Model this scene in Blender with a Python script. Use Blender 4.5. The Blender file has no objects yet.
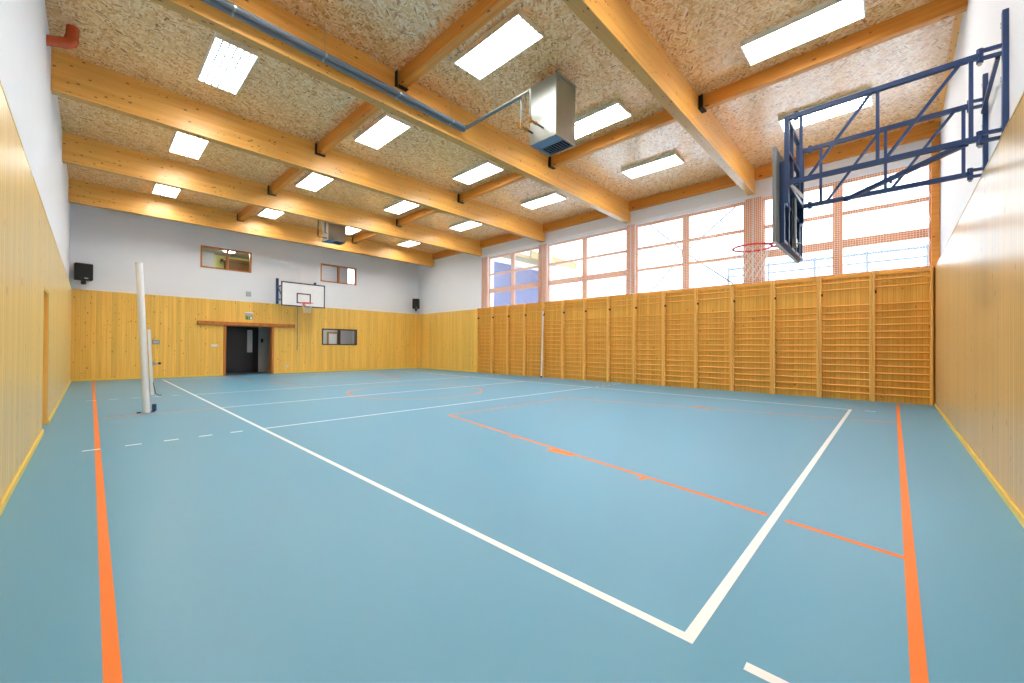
import bpy, bmesh, math, random
from mathutils import Vector, Matrix
random.seed(7)
C = bpy.context.scene.collection
PI = math.pi

# ------------------------------------------------------------------ helpers
class MB:
    """collects shapes, in world coordinates"""
    def __init__(s): s.v = []; s.f = []; s.m = []
    def add(s, vs, fs, mi=0):
        n = len(s.v); s.v += [tuple(v) for v in vs]
        for f in fs: s.f.append([i + n for i in f]); s.m.append(mi)
        return s
    def box(s, x0, x1, y0, y1, z0, z1, mi=0):
        if x0 > x1: x0, x1 = x1, x0
        if y0 > y1: y0, y1 = y1, y0
        if z0 > z1: z0, z1 = z1, z0
        vs = [(x0,y0,z0),(x1,y0,z0),(x1,y1,z0),(x0,y1,z0),(x0,y0,z1),(x1,y0,z1),(x1,y1,z1),(x0,y1,z1)]
        return s.add(vs, [(0,3,2,1),(4,5,6,7),(0,1,5,4),(1,2,6,5),(2,3,7,6),(3,0,4,7)], mi)
    def cbox(s, x0, x1, y0, y1, z0, z1, c=0.006, mi=0):
        """box with chamfered edges"""
        bm = bmesh.new(); bmesh.ops.create_cube(bm, size=1)
        for v in bm.verts:
            v.co = Vector(((x0+x1)/2 + v.co.x*abs(x1-x0), (y0+y1)/2 + v.co.y*abs(y1-y0), (z0+z1)/2 + v.co.z*abs(z1-z0)))
        bmesh.ops.bevel(bm, geom=bm.edges[:], offset=c, segments=1, affect='EDGES')
        bm.verts.index_update()
        s.add([v.co for v in bm.verts], [[v.index for v in f.verts] for f in bm.faces], mi); bm.free(); return s
    def bar(s, p0, p1, w, h, up=(0,0,1), mi=0):
        """rectangular bar between two points: w across, h along 'up'"""
        p0, p1 = Vector(p0), Vector(p1); d = (p1-p0).normalized(); up = Vector(up)
        a = d.cross(up)
        if a.length < 1e-4: a = d.cross(Vector((1,0,0)))
        a.normalize(); b = a.cross(d).normalized()
        vs = []
        for p in (p0, p1):
            for sa, sb in ((-1,-1),(1,-1),(1,1),(-1,1)): vs.append(p + a*sa*w/2 + b*sb*h/2)
        return s.add(vs, [(0,1,2,3),(7,6,5,4),(0,4,5,1),(1,5,6,2),(2,6,7,3),(3,7,4,0)], mi)
    def tube(s, pts, r, n=10, closed=False, mi=0, rs=None):
        pts = [Vector(p) for p in pts]; N = len(pts); base = len(s.v); prev = None
        for i, p in enumerate(pts):
            if closed: d = (pts[(i+1) % N] - pts[i-1]).normalized()
            else: d = (pts[min(i+1, N-1)] - pts[max(i-1, 0)]).normalized()
            if prev is None:
                a = d.orthogonal().normalized()
            else:
                a = prev - d*prev.dot(d); a = a.normalized() if a.length > 1e-5 else d.orthogonal().normalized()
            prev = a; b = d.cross(a); rr = rs[i] if rs else r
            for k in range(n):
                t = 2*PI*k/n; s.v.append(tuple(p + a*math.cos(t)*rr + b*math.sin(t)*rr))
        for i in range(N if closed else N-1):
            j = (i+1) % N
            for k in range(n):
                l = (k+1) % n
                s.f.append([base+i*n+k, base+i*n+l, base+j*n+l, base+j*n+k]); s.m.append(mi)
        if not closed:
            s.f.append([base+k for k in range(n)][::-1]); s.m.append(mi)
            s.f.append([base+(N-1)*n+k for k in range(n)]); s.m.append(mi)
        return s
    def cyl(s, p0, p1, r, n=16, mi=0): return s.tube([p0, p1], r, n, mi=mi)
    def ring(s, c, R, r, n=32, m=8, axis='z'):
        pts = []
        for k in range(n):
            t = 2*PI*k/n; a, b = R*math.cos(t), R*math.sin(t)
            pts.append((c[0]+a, c[1]+b, c[2]) if axis == 'z' else (c[0]+a, c[1], c[2]+b))
        return s.tube(pts, r, m, closed=True)
    def build(s, name, mats, parent=None, org=None, smooth=False):
        if not isinstance(mats, (list, tuple)): mats = [mats]
        if parent is not None:
            o0 = Vector((0,0,0)); p = parent
            while p: o0 += p.location; p = p.parent
        else:
            o0 = Vector(org) if org else Vector((0,0,0))
        me = bpy.data.meshes.new(name)
        me.from_pydata([tuple(Vector(v)-o0) for v in s.v], [], s.f)
        for m in mats: me.materials.append(m)
        for p, mi in zip(me.polygons, s.m): p.material_index = mi; p.use_smooth = smooth
        bm = bmesh.new(); bm.from_mesh(me); bmesh.ops.recalc_face_normals(bm, faces=bm.faces[:]); bm.to_mesh(me); bm.free()
        if smooth:
            me.set_sharp_from_angle(angle=math.radians(40))
        me.update()
        o = bpy.data.objects.new(name, me); C.objects.link(o)
        if parent is not None: o.parent = parent
        else: o.location = o0
        return o

def tag(o, label=None, cat=None, group=None, kind=None):
    if label: o['label'] = label
    if cat: o['category'] = cat
    if group: o['group'] = group
    if kind: o['kind'] = kind
    return o
def thing(name, label, cat, loc, group=None):
    o = bpy.data.objects.new(name, None); o.empty_display_size = .1; C.objects.link(o); o.location = loc
    return tag(o, label, cat, group)
def struct(o): o['kind'] = 'structure'; return o
def dup(root, loc):
    r = root.copy(); C.objects.link(r); r.location = loc
    for ch in list(root.children):
        c = ch.copy(); C.objects.link(c); c.parent = r
        for g in list(ch.children):
            d = g.copy(); C.objects.link(d); d.parent = c
    return r

# ------------------------------------------------------------------ materials
def srgb(r, g, b):
    f = lambda c: (c/255)/12.92 if c/255 <= .04045 else ((c/255+.055)/1.055)**2.4
    return (f(r), f(g), f(b), 1)
def newmat(name):
    m = bpy.data.materials.new(name); m.use_nodes = True; nt = m.node_tree
    return m, nt, nt.nodes['Principled BSDF']
def plain(name, col, rough=.5, metal=0, spec=.5, noise=.04, nscale=6):
    m, nt, b = newmat(name); N = nt.nodes.new; L = nt.links.new
    tc = N('ShaderNodeTexCoord'); no = N('ShaderNodeTexNoise'); no.inputs['Scale'].default_value = nscale; no.inputs['Detail'].default_value = 4
    L(tc.outputs['Object'], no.inputs['Vector'])
    hsv = N('ShaderNodeHueSaturation'); hsv.inputs['Color'].default_value = col
    mr = N('ShaderNodeMapRange'); mr.inputs[3].default_value = 1-noise; mr.inputs[4].default_value = 1+noise
    L(no.outputs[0], mr.inputs[0]); L(mr.outputs[0], hsv.inputs['Value']); L(hsv.outputs[0], b.inputs['Base Color'])
    b.inputs['Roughness'].default_value = rough; b.inputs['Metallic'].default_value = metal
    b.inputs['Specular IOR Level'].default_value = spec
    return m
def emit(name, col, st):
    m, nt, b = newmat(name)
    b.inputs['Base Color'].default_value = (.8,.8,.8,1)
    b.inputs['Emission Color'].default_value = col; b.inputs['Emission Strength'].default_value = st
    return m
def math_node(nt, op, a, b=None):
    n = nt.nodes.new('ShaderNodeMath'); n.operation = op
    for i, x in enumerate((a, b)):
        if x is None: continue
        if isinstance(x, (int, float)): n.inputs[i].default_value = x
        else: nt.links.new(x, n.inputs[i])
    return n.outputs[0]
def wood(name, light, dark, knot, grain='Z', across='Y', plank=0.1, groove=0.05, rough=.35, spec=.5, knots=.5,
         var=.12, contrast=.5, coat=0, knot_scale=1.0):
    """boards running along 'grain', laid side by side along 'across'"""
    m, nt, b = newmat(name); N = nt.nodes.new; L = nt.links.new
    tc = N('ShaderNodeTexCoord'); sp = N('ShaderNodeSeparateXYZ'); L(tc.outputs['Object'], sp.inputs[0])
    ax = {'X': sp.outputs[0], 'Y': sp.outputs[1], 'Z': sp.outputs[2]}
    third = [k for k in 'XYZ' if k not in (grain, across)][0]
    u = ax[across]; g = ax[grain]; w = ax[third]
    q = math_node(nt, 'DIVIDE', u, plank) if plank else None
    if plank:
        cell = math_node(nt, 'FLOOR', q); fr = math_node(nt, 'FRACT', q)
    else:
        cell = math_node(nt, 'MULTIPLY', u, 0.0); fr = None
    wn = N('ShaderNodeTexWhiteNoise'); wn.noise_dimensions = '1D'; L(cell, wn.inputs['W'])
    off = math_node(nt, 'MULTIPLY', wn.outputs['Value'], 13.7)
    # grain vector
    cb = N('ShaderNodeCombineXYZ')
    L(math_node(nt, 'ADD', math_node(nt, 'MULTIPLY', u, 22.0), off), cb.inputs[0])
    L(math_node(nt, 'ADD', math_node(nt, 'MULTIPLY', g, .7), off), cb.inputs[1])
    L(math_node(nt, 'MULTIPLY', w, 22.0), cb.inputs[2])
    n1 = N('ShaderNodeTexNoise'); n1.inputs['Scale'].default_value = 1; n1.inputs['Detail'].default_value = 5; n1.inputs['Distortion'].default_value = .15
    L(cb.outputs[0], n1.inputs['Vector'])
    cr = N('ShaderNodeValToRGB'); L(n1.outputs[0], cr.inputs[0])
    cr.color_ramp.elements[0].position = .5-.25/max(contrast, .1)*.5; cr.color_ramp.elements[0].color = dark
    cr.color_ramp.elements[1].position = .5+.2/max(contrast, .1)*.5; cr.color_ramp.elements[1].color = light
    # per-board tone
    hsv = N('ShaderNodeHueSaturation'); L(cr.outputs[0], hsv.inputs['Color'])
    mr = N('ShaderNodeMapRange'); mr.inputs[3].default_value = 1-var; mr.inputs[4].default_value = 1+var
    L(wn.outputs['Value'], mr.inputs[0]); L(mr.outputs[0], hsv.inputs['Value'])
    col = hsv.outputs[0]
    # knots
    if knots > 0:
        kb = N('ShaderNodeCombineXYZ')
        L(math_node(nt, 'ADD', math_node(nt, 'MULTIPLY', u, 9.0*knot_scale), off), kb.inputs[0])
        L(math_node(nt, 'ADD', math_node(nt, 'MULTIPLY', g, 4.5*knot_scale), off), kb.inputs[1])
        L(math_node(nt, 'MULTIPLY', w, 9.0*knot_scale), kb.inputs[2])
        vo = N('ShaderNodeTexVoronoi'); vo.inputs['Scale'].default_value = 1; L(kb.outputs[0], vo.inputs['Vector'])
        vs = N('ShaderNodeSeparateXYZ'); L(vo.outputs['Color'], vs.inputs[0])
        size = math_node(nt, 'MULTIPLY', math_node(nt, 'MAXIMUM', math_node(nt, 'SUBTRACT', vs.outputs[0], 1-knots), 0), .28/knots)
        kd = N('ShaderNodeMapRange'); kd.clamp = True
        L(math_node(nt, 'SUBTRACT', vo.outputs['Distance'], size), kd.inputs[0])
        kd.inputs[1].default_value = -.05; kd.inputs[2].default_value = .03; kd.inputs[3].default_value = .85; kd.inputs[4].default_value = 0
        # drop tiny cells
        gate = math_node(nt, 'GREATER_THAN', size, .05)
        mx = N('ShaderNodeMix'); mx.data_type = 'RGBA'; L(math_node(nt, 'MULTIPLY', kd.outputs[0], gate), mx.inputs['Factor'])
        L(col, mx.inputs[6]); mx.inputs[7].default_value = knot; col = mx.outputs[2]
    if plank and groove > 0:
        e = math_node(nt, 'MINIMUM', fr, math_node(nt, 'SUBTRACT', 1.0, fr))
        gr = N('ShaderNodeMapRange'); gr.clamp = True; L(e, gr.inputs[0]); gr.inputs[1].default_value = 0; gr.inputs[2].default_value = groove
        gr.inputs[3].default_value = .62; gr.inputs[4].default_value = 1
        vm = N('ShaderNodeMix'); vm.data_type = 'RGBA'; vm.blend_type = 'MULTIPLY'; vm.inputs['Factor'].default_value = 1
        cg = N('ShaderNodeCombineColor'); [L(gr.outputs[0], cg.inputs[i]) for i in range(3)]
        L(col, vm.inputs[6]); L(cg.outputs[0], vm.inputs[7]); col = vm.outputs[2]
        bp = N('ShaderNodeBump'); bp.inputs['Strength'].default_value = .5; bp.inputs['Distance'].default_value = .004
        L(gr.outputs[0], bp.inputs['Height']); L(bp.outputs[0], b.inputs['Normal'])
    L(col, b.inputs['Base Color'])
    rr = N('ShaderNodeMapRange'); L(wn.outputs['Value'], rr.inputs[0]); rr.inputs[3].default_value = rough*.93; rr.inputs[4].default_value = rough*1.07
    L(rr.outputs[0], b.inputs['Roughness']); b.inputs['Specular IOR Level'].default_value = spec
    b.inputs['Coat Weight'].default_value = coat; b.inputs['Coat Roughness'].default_value = .12
    return m
def osb():
    m, nt, b = newmat('strand board'); N = nt.nodes.new; L = nt.links.new
    tc = N('ShaderNodeTexCoord')
    layers = []
    for k, (ang, sc) in enumerate(((.35, 1), (1.5, 1.15), (2.55, .9))):
        mp0 = N('ShaderNodeMapping'); mp0.inputs['Rotation'].default_value = (0, 0, ang); L(tc.outputs['Object'], mp0.inputs[0])
        mp = N('ShaderNodeMapping'); mp.inputs['Scale'].default_value = (10*sc, 38*sc, 1); mp.inputs['Location'].default_value = (k*3.1, k*7.7, 0)
        L(mp0.outputs[0], mp.inputs[0])
        vo = N('ShaderNodeTexVoronoi'); vo.voronoi_dimensions = '2D'; vo.inputs['Scale'].default_value = 1; L(mp.outputs[0], vo.inputs['Vector'])
        sp = N('ShaderNodeSeparateXYZ'); L(vo.outputs['Color'], sp.inputs[0]); layers.append(sp)
    msk = N('ShaderNodeTexNoise'); msk.inputs['Scale'].default_value = 14; L(tc.outputs['Object'], msk.inputs['Vector'])
    a = math_node(nt, 'GREATER_THAN', layers[0].outputs[1], .5); bq = math_node(nt, 'GREATER_THAN', layers[1].outputs[1], .55)
    m1 = N('ShaderNodeMix'); L(a, m1.inputs[0]); L(layers[1].outputs[0], m1.inputs[2]); L(layers[0].outputs[0], m1.inputs[3])
    m2 = N('ShaderNodeMix'); L(bq, m2.inputs[0]); L(m1.outputs[0], m2.inputs[2]); L(layers[2].outputs[0], m2.inputs[3])
    cr = N('ShaderNodeValToRGB'); L(m2.outputs[0], cr.inputs[0]); e = cr.color_ramp.elements
    e[0].position = 0; e[0].color = OSB[0]; e[1].position = 1; e[1].color = OSB[3]
    x = e.new(.09); x.color = OSB[1]; x = e.new(.5); x.color = OSB[2]
    L(cr.outputs[0], b.inputs['Base Color']); b.inputs['Roughness'].default_value = .42; b.inputs['Specular IOR Level'].default_value = .8; b.inputs['Coat Weight'].default_value = 1; b.inputs['Coat Roughness'].default_value = .25; b.inputs['Coat IOR'].default_value = 1.6
    bp = N('ShaderNodeBump'); bp.inputs['Strength'].default_value = .25; bp.inputs['Distance'].default_value = .002
    L(m2.outputs[0], bp.inputs['Height']); L(bp.outputs[0], b.inputs['Normal'])
    return m
def glassmat(name='clear glass', tint=(1,1,1,1)):
    m = bpy.data.materials.new(name); m.use_nodes = True; nt = m.node_tree; nt.nodes.clear(); N = nt.nodes.new; L = nt.links.new
    out = N('ShaderNodeOutputMaterial'); mx = N('ShaderNodeMixShader'); t = N('ShaderNodeBsdfTransparent'); t.inputs[0].default_value = tint
    g = N('ShaderNodeBsdfGlossy'); g.inputs['Roughness'].default_value = .02; fr = N('ShaderNodeFresnel'); ge = N('ShaderNodeNewGeometry'); mr = N('ShaderNodeMapRange'); mr.inputs[3].default_value = 1.45; mr.inputs[4].default_value = 1/1.45
    L(ge.outputs['Backfacing'], mr.inputs[0]); L(mr.outputs[0], fr.inputs[0])
    L(fr.outputs[0], mx.inputs[0]); L(t.outputs[0], mx.inputs[1]); L(g.outputs[0], mx.inputs[2]); L(mx.outputs[0], out.inputs[0])
    return m

OSB = [srgb(162,92,40), srgb(216,154,86), srgb(240,190,126), srgb(253,226,182)]
KN = srgb(120,62,20)
M = {}
M['panel_y'] = wood('pine lining side walls', srgb(234,204,136), srgb(224,188,114), srgb(188,130,66), 'Z', 'Y', .096, .1, .34, .42, .32, .1, .45, 0, 1.3)
M['panel_g'] = wood('golden pine lining', srgb(248,204,104), srgb(234,180,76), srgb(182,106,34), 'Z', 'Y', .125, .04, .34, .5, .3, .08, .4, 0, 1.5)
M['panel_shaded'] = wood('pine lining behind the wall bars', srgb(238,184,84), srgb(218,158,60), srgb(168,100,36), 'Z', 'Y', .096, .06, .34, .4, .15, .08, .5, 0, 1.5)  # same pine lining, toned darker and more orange for shade behind the bars
M['panel_x'] = wood('pine lining end walls', srgb(250,204,102), srgb(236,180,74), srgb(182,106,34), 'Z', 'X', .125, .04, .34, .5, .36, .08, .5, 0, 1.7)
M['panel_r'] = wood('lacquered pine lining', srgb(226,190,128), srgb(208,166,104), srgb(160,110,58), 'Z', 'X', .07, .1, .3, .3, .3, .1, .4, 0, 1.5)
M['beam'] = wood('glued laminated spruce', srgb(252,194,104), srgb(238,166,72), srgb(120,56,16), 'X', 'Z', .045, .02, .36, .5, .42, .05, .5, .12, 2.1)
M['purlin'] = wood('spruce purlin timber', srgb(230,156,68), srgb(208,126,42), srgb(118,56,18), 'Y', 'Z', .0, 0, .45, .4, .26, .0, .5, 0, 1.3)
M['bars'] = wood('varnished beech', srgb(246,196,108), srgb(230,172,80), srgb(180,120,50), 'Z', 'Y', 0, 0, .32, .5, 0, 0, .5)
M['rung'] = wood('varnished beech rung', srgb(240,178,82), srgb(222,154,60), srgb(180,120,50), 'Y', 'Z', 0, 0, .32, .5, 0, 0, .5)
M['frame'] = wood('stained larch frame', srgb(226,152,100), srgb(206,128,76), srgb(110,60,30), 'Z', 'Y', 0, 0, .4, .4, 0, 0, .5)
M['jamb'] = wood('brown stained timber', srgb(206,132,66), srgb(176,100,44), srgb(110,60,30), 'Z', 'X', 0, 0, .4, .4, 0, 0, .5)
M['skirt'] = plain('yellow varnished skirting', srgb(240,205,80), .35)
M['white'] = plain('white wall paint', srgb(234,236,242), .8, spec=.3, noise=.015, nscale=1.5)
M['osb'] = osb()
M['floor'] = plain('blue sports linoleum', srgb(90,156,190), .38, spec=.5, noise=.02, nscale=1.2)
M['lw'] = plain('white court paint', srgb(242,246,250), .35, noise=.01)
M['lo'] = plain('orange court paint', srgb(240,122,8), .5, noise=.01)
M['steel'] = plain('galvanised sheet steel', srgb(168,172,168), .36, .8, noise=.08, nscale=9)
M['steeldark'] = plain('grey pipe insulation', srgb(112,120,132), .55, 0)
M['pipe'] = plain('grey painted steel pipe', srgb(128,130,130), .5, 0)
M['black'] = plain('black plastic', srgb(20,20,24), .5)
M['blacksteel'] = plain('black steel bracket', srgb(24,22,22), .5, .2)
M['navy'] = plain('navy blue powder coat', srgb(38,66,116), .32)
M['wplastic'] = plain('white plastic', srgb(235,236,240), .4)
M['alu'] = plain('white powder coated aluminium', srgb(238,239,244), .35, 0)
M['grey'] = plain('light grey board back', srgb(170,178,184), .5)
M['backgrey'] = plain('dull grey board back', srgb(128,134,140), .5)
M['rim'] = plain('red rim paint', srgb(226,50,40), .35)
M['cord'] = plain('white nylon cord', srgb(240,240,240), .7)
M['brass'] = plain('brass valve', srgb(170,120,60), .35, .8)
M['copper'] = plain('red brown plastic pipe', srgb(206,84,44), .25)
M['lens'] = emit('lamp diffuser', (1, .96, .9, 1), 18.0)
M['lens2'] = emit('small lamp diffuser', (1, .98, .9, 1), 38.0)
M['housing'] = plain('white lamp housing', srgb(236,234,228), .4)
M['glass'] = glassmat()
M['green'] = plain('green sign', srgb(20,140,70), .4)
M['charcoal'] = plain('charcoal panelling', srgb(38,44,58), .3)
M['darkfloor'] = plain('dark corridor floor', srgb(40,48,62), .3)
M['greywall'] = plain('grey plaster', srgb(190,192,196), .8)
M['limewall'] = plain('lime wall paint', srgb(222,222,150), .8)
M['shelf'] = plain('brown cupboard laminate', srgb(100,66,32), .5)
M['snow'] = plain('snow', srgb(235,240,245), .9)
M['facade'] = plain('blue facade render', srgb(46,62,112), .8)
M['fence'] = plain('weathered fence wood', srgb(106,116,128), .8)
M['eave'] = plain('larch eave board', srgb(150,122,62), .6)
M['silvergrille'] = plain('blue grey louvre blade', srgb(128,150,172), .3, .6)
M['darkframe'] = plain('dark brown window frame', srgb(66,44,36), .4)

# ------------------------------------------------------------------ room measures
XL, XW, YR, YB, ZP, ZC = -.455, 12.97, -.676, 19.81, 3.07, 6.33
UW = .06      # upper wall stands back behind the lining
def holes_wall(axis, t0, t1, a0, a1, z0, z1, holes):
    """slab of thickness t0..t1 along 'axis', extent a0..a1, with rectangular holes (a,b,c,d)"""
    mb = MB(); As = sorted({a0, a1, *[h[0] for h in holes], *[h[1] for h in holes]}); As = [a for a in As if a0 <= a <= a1]
    for i in range(len(As)-1):
        A, B = As[i], As[i+1]; mid = (A+B)/2; zs = [(z0, z1)]
        for h in holes:
            if h[0] < mid < h[1]:
                new = []
                for (p, q) in zs:
                    if h[2] > p: new.append((p, min(q, h[2])))
                    if h[3] < q: new.append((max(p, h[3]), q))
                zs = [(p, q) for p, q in new if q-p > 1e-4]
        for p, q in zs:
            if axis == 'x': mb.box(t0, t1, A, B, p, q)
            else: mb.box(A, B, t0, t1, p, q)
    return mb
# floor with painted lines (one mesh: surface pattern)
fl = MB(); fl.box(XL-.3, XW+.3, YR-.3, YB+.3, -.2, 0, 0)
SEG = [0]
def seg(x0, y0, x1, y1, w=.05, mi=1, z=.0012):
    SEG[0] += 1; z += SEG[0]*.00002
    d = Vector((x1-x0, y1-y0)).normalized(); n = Vector((-d.y, d.x))*w/2
    fl.add([(x0-n.x, y0-n.y, z), (x1-n.x, y1-n.y, z), (x1+n.x, y1+n.y, z), (x0+n.x, y0+n.y, z)], [(0,1,2,3)], mi)
CL, CR, E0, E1 = 1.776, 10.77, .635, 18.65
A1, CY, A2 = 6.81, 9.66, 12.65
seg(CL, E0-.025, CL, E1+.025); seg(CR, E0-.025, CR, E1+.025); seg(CL, E0, CR, E0); seg(CL, E1, CR, E1)
for y in (A1, CY, A2): seg(CL, y, CR, y)
for y in (A1+.01, A2+.12):
    for k in range(5):
        seg(-.06+.36*k, y, .09+.36*k, y)
        seg(12.6-.36*k, y-.02, 12.45-.36*k, y-.02)
for x in (CL, CR): seg(x, .25, x, .42); seg(x, E1+.2, x, E1+.35)
OX, OB, OT, KX = .067, -.072, 19.36, 6.33
Z2 = .0002
seg(OX, OB-.2, OX, YB-.02, mi=2, z=Z2); seg(OX, OB, 12.62, OB, mi=2, z=Z2); seg(OX, OT, 12.62, OT, mi=2, z=Z2)
seg(OX, CY, CL-.06, CY, mi=2, z=Z2, w=.045); seg(CR+.06, CY, 12.2, CY, mi=2, z=Z2, w=.045)
for (bx, tx) in ((3.35, 4.48), (9.45, 8.05)):
    s = (tx-bx)/5.89
    for sgn, o in ((1, OB), (-1, OT)):
        P = lambda t: (bx+s*t, o+sgn*t)
        cut = .695
        a, b_ = P(0), P(cut-.06); seg(*a, *b_, mi=2, z=Z2)
        a, b_ = P(cut+.06), P(5.89); seg(*a, *b_, mi=2, z=Z2)
        out = -1 if bx < KX else 1
        for t, w in ((1.8, .05), (2.92, .38), (3.85, .05), (4.7, .05)):
            x, y = P(t); seg(x, y, x+out*.12, y, w=w, mi=2, z=Z2)
for o in (OB+5.89, OT-5.89): seg(4.46, o, 8.07, o, mi=2, z=Z2)
n = 64
for k in range(n):
    t0, t1 = 2*PI*k/n, 2*PI*(k+1)/n
    vs = [(KX-.02+r*math.cos(t), CY+r*math.sin(t), Z2) for t in (t0, t1) for r in (1.78, 1.83)]
    fl.add([vs[0], vs[1], vs[3], vs[2]], [(0,1,2,3)], 2)
struct(fl.build('floor', [M['floor'], M['lw'], M['lo']]))
struct(MB().box(XL-.3, XW+.3, YR-.4, YB+.3, ZC, ZC+.2).build('ceiling', M['osb']))

# walls: lining as a child of each wall
DL = (8.53, 9.5, 0, 2.04)                        # doorway in the left wall
w = struct(holes_wall('x', XL-UW-.25, XL-UW, YR-.4, YB+.3, 0, ZC, [DL]).build('wall_left', M['white']))
lin = holes_wall('x', XL-UW, XL, YR-.02, YB, 0, ZP, [DL]); lin.box(XL-UW, XL+.004, YR, YB, ZP, ZP+.012)
lin.build('wood_panelling', M['panel_y'], w)
DB = (3.8, 5.5, 0, 2.05)
HB = [(2.96, 4.70, 4.33, 5.2), (7.55, 9.32, 4.33, 5.2), (7.62, 9.35, 1.28, 2.07)]
w = struct(holes_wall('y', YB+UW, YB+UW+.24, XL-.3, XW+.3, 0, ZC, [DB]+HB).build('wall_back', M['white']))
lin = holes_wall('y', YB, YB+UW, XL, XW, 0, ZP, [DB]+HB); lin.box(XL, XW, YB-.004, YB+UW, ZP, ZP+.012)
lin.build('wood_panelling', M['panel_x'], w)
WU = [(10.82, 13.97), (6.79, 10.39), (3.09, 6.49), (-.65, 2.69)]; WZ0, WZ1 = 3.06, 5.5
struct(holes_wall('x', XW+.03, XW+.3, YR-.4, YB+.3, 0, ZC, [(a, b, WZ0, WZ1) for a, b in WU]).build('wall_right_long', M['white']))
struct(MB().box(XW-.03, XW+.029, YR, 14.55, 0, ZP).build('trim_2', M['panel_shaded']))
struct(MB().box(XW-.03, XW+.029, 14.55, YB, 0, ZP).build('trim_3', M['panel_g']))
w = struct(MB().box(XL-.3, XW+.3, YR-.33, YR-.08, 0, ZC).build('wall_near', M['white']))
MB().box(XL, XW, YR-.08, YR, 0, ZP).box(XL, XW, YR-.08, YR+.004, ZP, ZP+.014).build('wood_panelling', M['panel_r'], w)
# skirtings
def skirt(name, parts):
    mb = MB()
    for p in parts: mb.cbox(*p, c=.003)
    struct(mb.build(name, M['skirt']))
skirt('baseboard_left', [(XL, XL+.018, YR, DL[0], .001, .065), (XL, XL+.018, DL[1], YB, .001, .065)])
skirt('baseboard_back', [(XL, DB[0]-.07, YB-.018, YB, .001, .065), (DB[1]+.07, XW, YB-.018, YB, .001, .065)])
skirt('baseboard_near', [(XL+.02, XW-.16, YR, YR+.018, .001, .065)])
skirt('baseboard_right_long', [(XW-.048, XW-.03, 14.6, YB, .001, .065)])
struct(MB().box(XL-UW, XW, YR-.08, YR-.0, ZC-.05, ZC).build('trim_1', M['beam']))

# ------------------------------------------------------------------ roof timbers
BY = [2.84, 6.67, 10.5, 14.4, 18.32]
ords = ['first', 'second', 'third', 'fourth', 'fifth']
blab = ['closest roof beam, cut off by the top edge right of the sheet metal heater box',
        'long main roof beam carrying the pair of grey pipes along its side',
        'main roof beam just beyond the red brown pipe elbow, middle of the five',
        'main roof beam passing in front of the small far heater',
        'farthest main roof beam, right before the white back wall']
for i, y in enumerate(BY):
    MB().cbox(XL-UW, XW+.03, y, y+.2, 5.63, ZC, .008).build('roof_beam', M['beam'], org=(XL, y+.1, 5.63)) \
        and tag(bpy.context.scene.collection.objects[-1], 'laminated honey pine '+blab[i], 'beam', 'main roof beams')
YY = [YR-.08] + [v for y in BY for v in (y, y+.2)] + [YB+UW]
bays = [(YY[2*i], YY[2*i+1]) for i in range(6)]
bayname = ['right wall and first main beam', 'first and second main beams', 'second and third main beams', 'third and fourth main beams', 'fourth and fifth main beams', 'fifth main beam and back wall']
bayname_long = ['between the right wall and the closest main beam', 'between the first and second main beams nearest the camera',
           'between the pipe-carrying beam and the middle beam', 'between the third and fourth main beams', 'between the fourth and fifth main beams',
           'between the farthest main beam and the back wall']
rowname = {0: 'left row', 1: 'right row', 2: 'along window wall'}
for bi, (y0, y1) in enumerate(bays):
    for r, (x0, x1) in enumerate(((3.88, 4.04), (8.42, 8.56), (12.86, 12.999))):
        MB().cbox(x0, x1, y0, y1, 6.07 if r < 2 else 6.01, ZC-.001, .004).build('purlin', M['purlin'], org=(x0, (y0+y1)/2, 6.07))
        tag(C.objects[-1], 'orange timber purlin between %s, %s' % (bayname[bi], rowname[r]), 'purlin', 'purlins under the ceiling')
        if bi < 5 and r < 2:
            mb = MB(); x = x0
            mb.box(x-.055, x-.01, y1-.012, y1-.001, 6.05, 6.31).box(x-.055, x-.048, y1-.09, y1-.001, 6.05, 6.31)
            mb.box(x-.055, x1+.02, y1-.1, y1-.001, 6.045, 6.053)
            for zz in (6.12, 6.2, 6.27): mb.cyl((x-.032, y1-.018, zz), (x-.032, y1-.01, zz), .008, 8)
            mb.build('joist_hanger', M['blacksteel'], org=(x, y1, 6.05))
            tag(C.objects[-1], 'black purlin bracket, %s, on %s main beam from the camera' % (rowname[r], ords[bi]), 'bracket', 'black purlin brackets')

# ------------------------------------------------------------------ luminaires
def make_lamp():
    t = thing('ceiling_light', 'x', 'light', (0, 0, ZC), 'ceiling lights')
    w, l, h = .31, .77, .09; z0, z1 = ZC-h, ZC
    mb = MB()
    mb.box(-w, w, -l, l, z1-.02, z1); mb.box(-w, -w+.02, -l, l, z0, z1-.02); mb.box(w-.02, w, -l, l, z0, z1-.02)
    mb.box(-w+.02, w-.02, -l, -l+.02, z0, z1-.02); mb.box(-w+.02, w-.02, l-.02, l, z0, z1-.02)
    mb.build('housing', M['housing'], t)
    MB().box(-w+.021, w-.021, -l+.021, l-.021, z0+.02, z0+.03).build('diffuser', M['lens'], t)
    mb = MB()
    for k in (-2, -1, 0, 1, 2): mb.box(k*.1-.013, k*.1+.013, -l+.021, l-.021, z0, z0+.019)
    mb.build('louvre', M['grey'], t)
    return t
LX = [1.65, 4.68, 7.69, 10.69]
LYc = [1.07, 4.85, 8.74, 12.82, 16.95]
lcol = ['in row along left wall', 'in second row from left wall', 'in third row from left wall', 'in row along window wall']
lrow = ['nearest right wall', 'level with near heater', 'just beyond pipe beam', 'beyond middle main beam', 'nearest back wall']
lamp0 = make_lamp(); first = True
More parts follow.
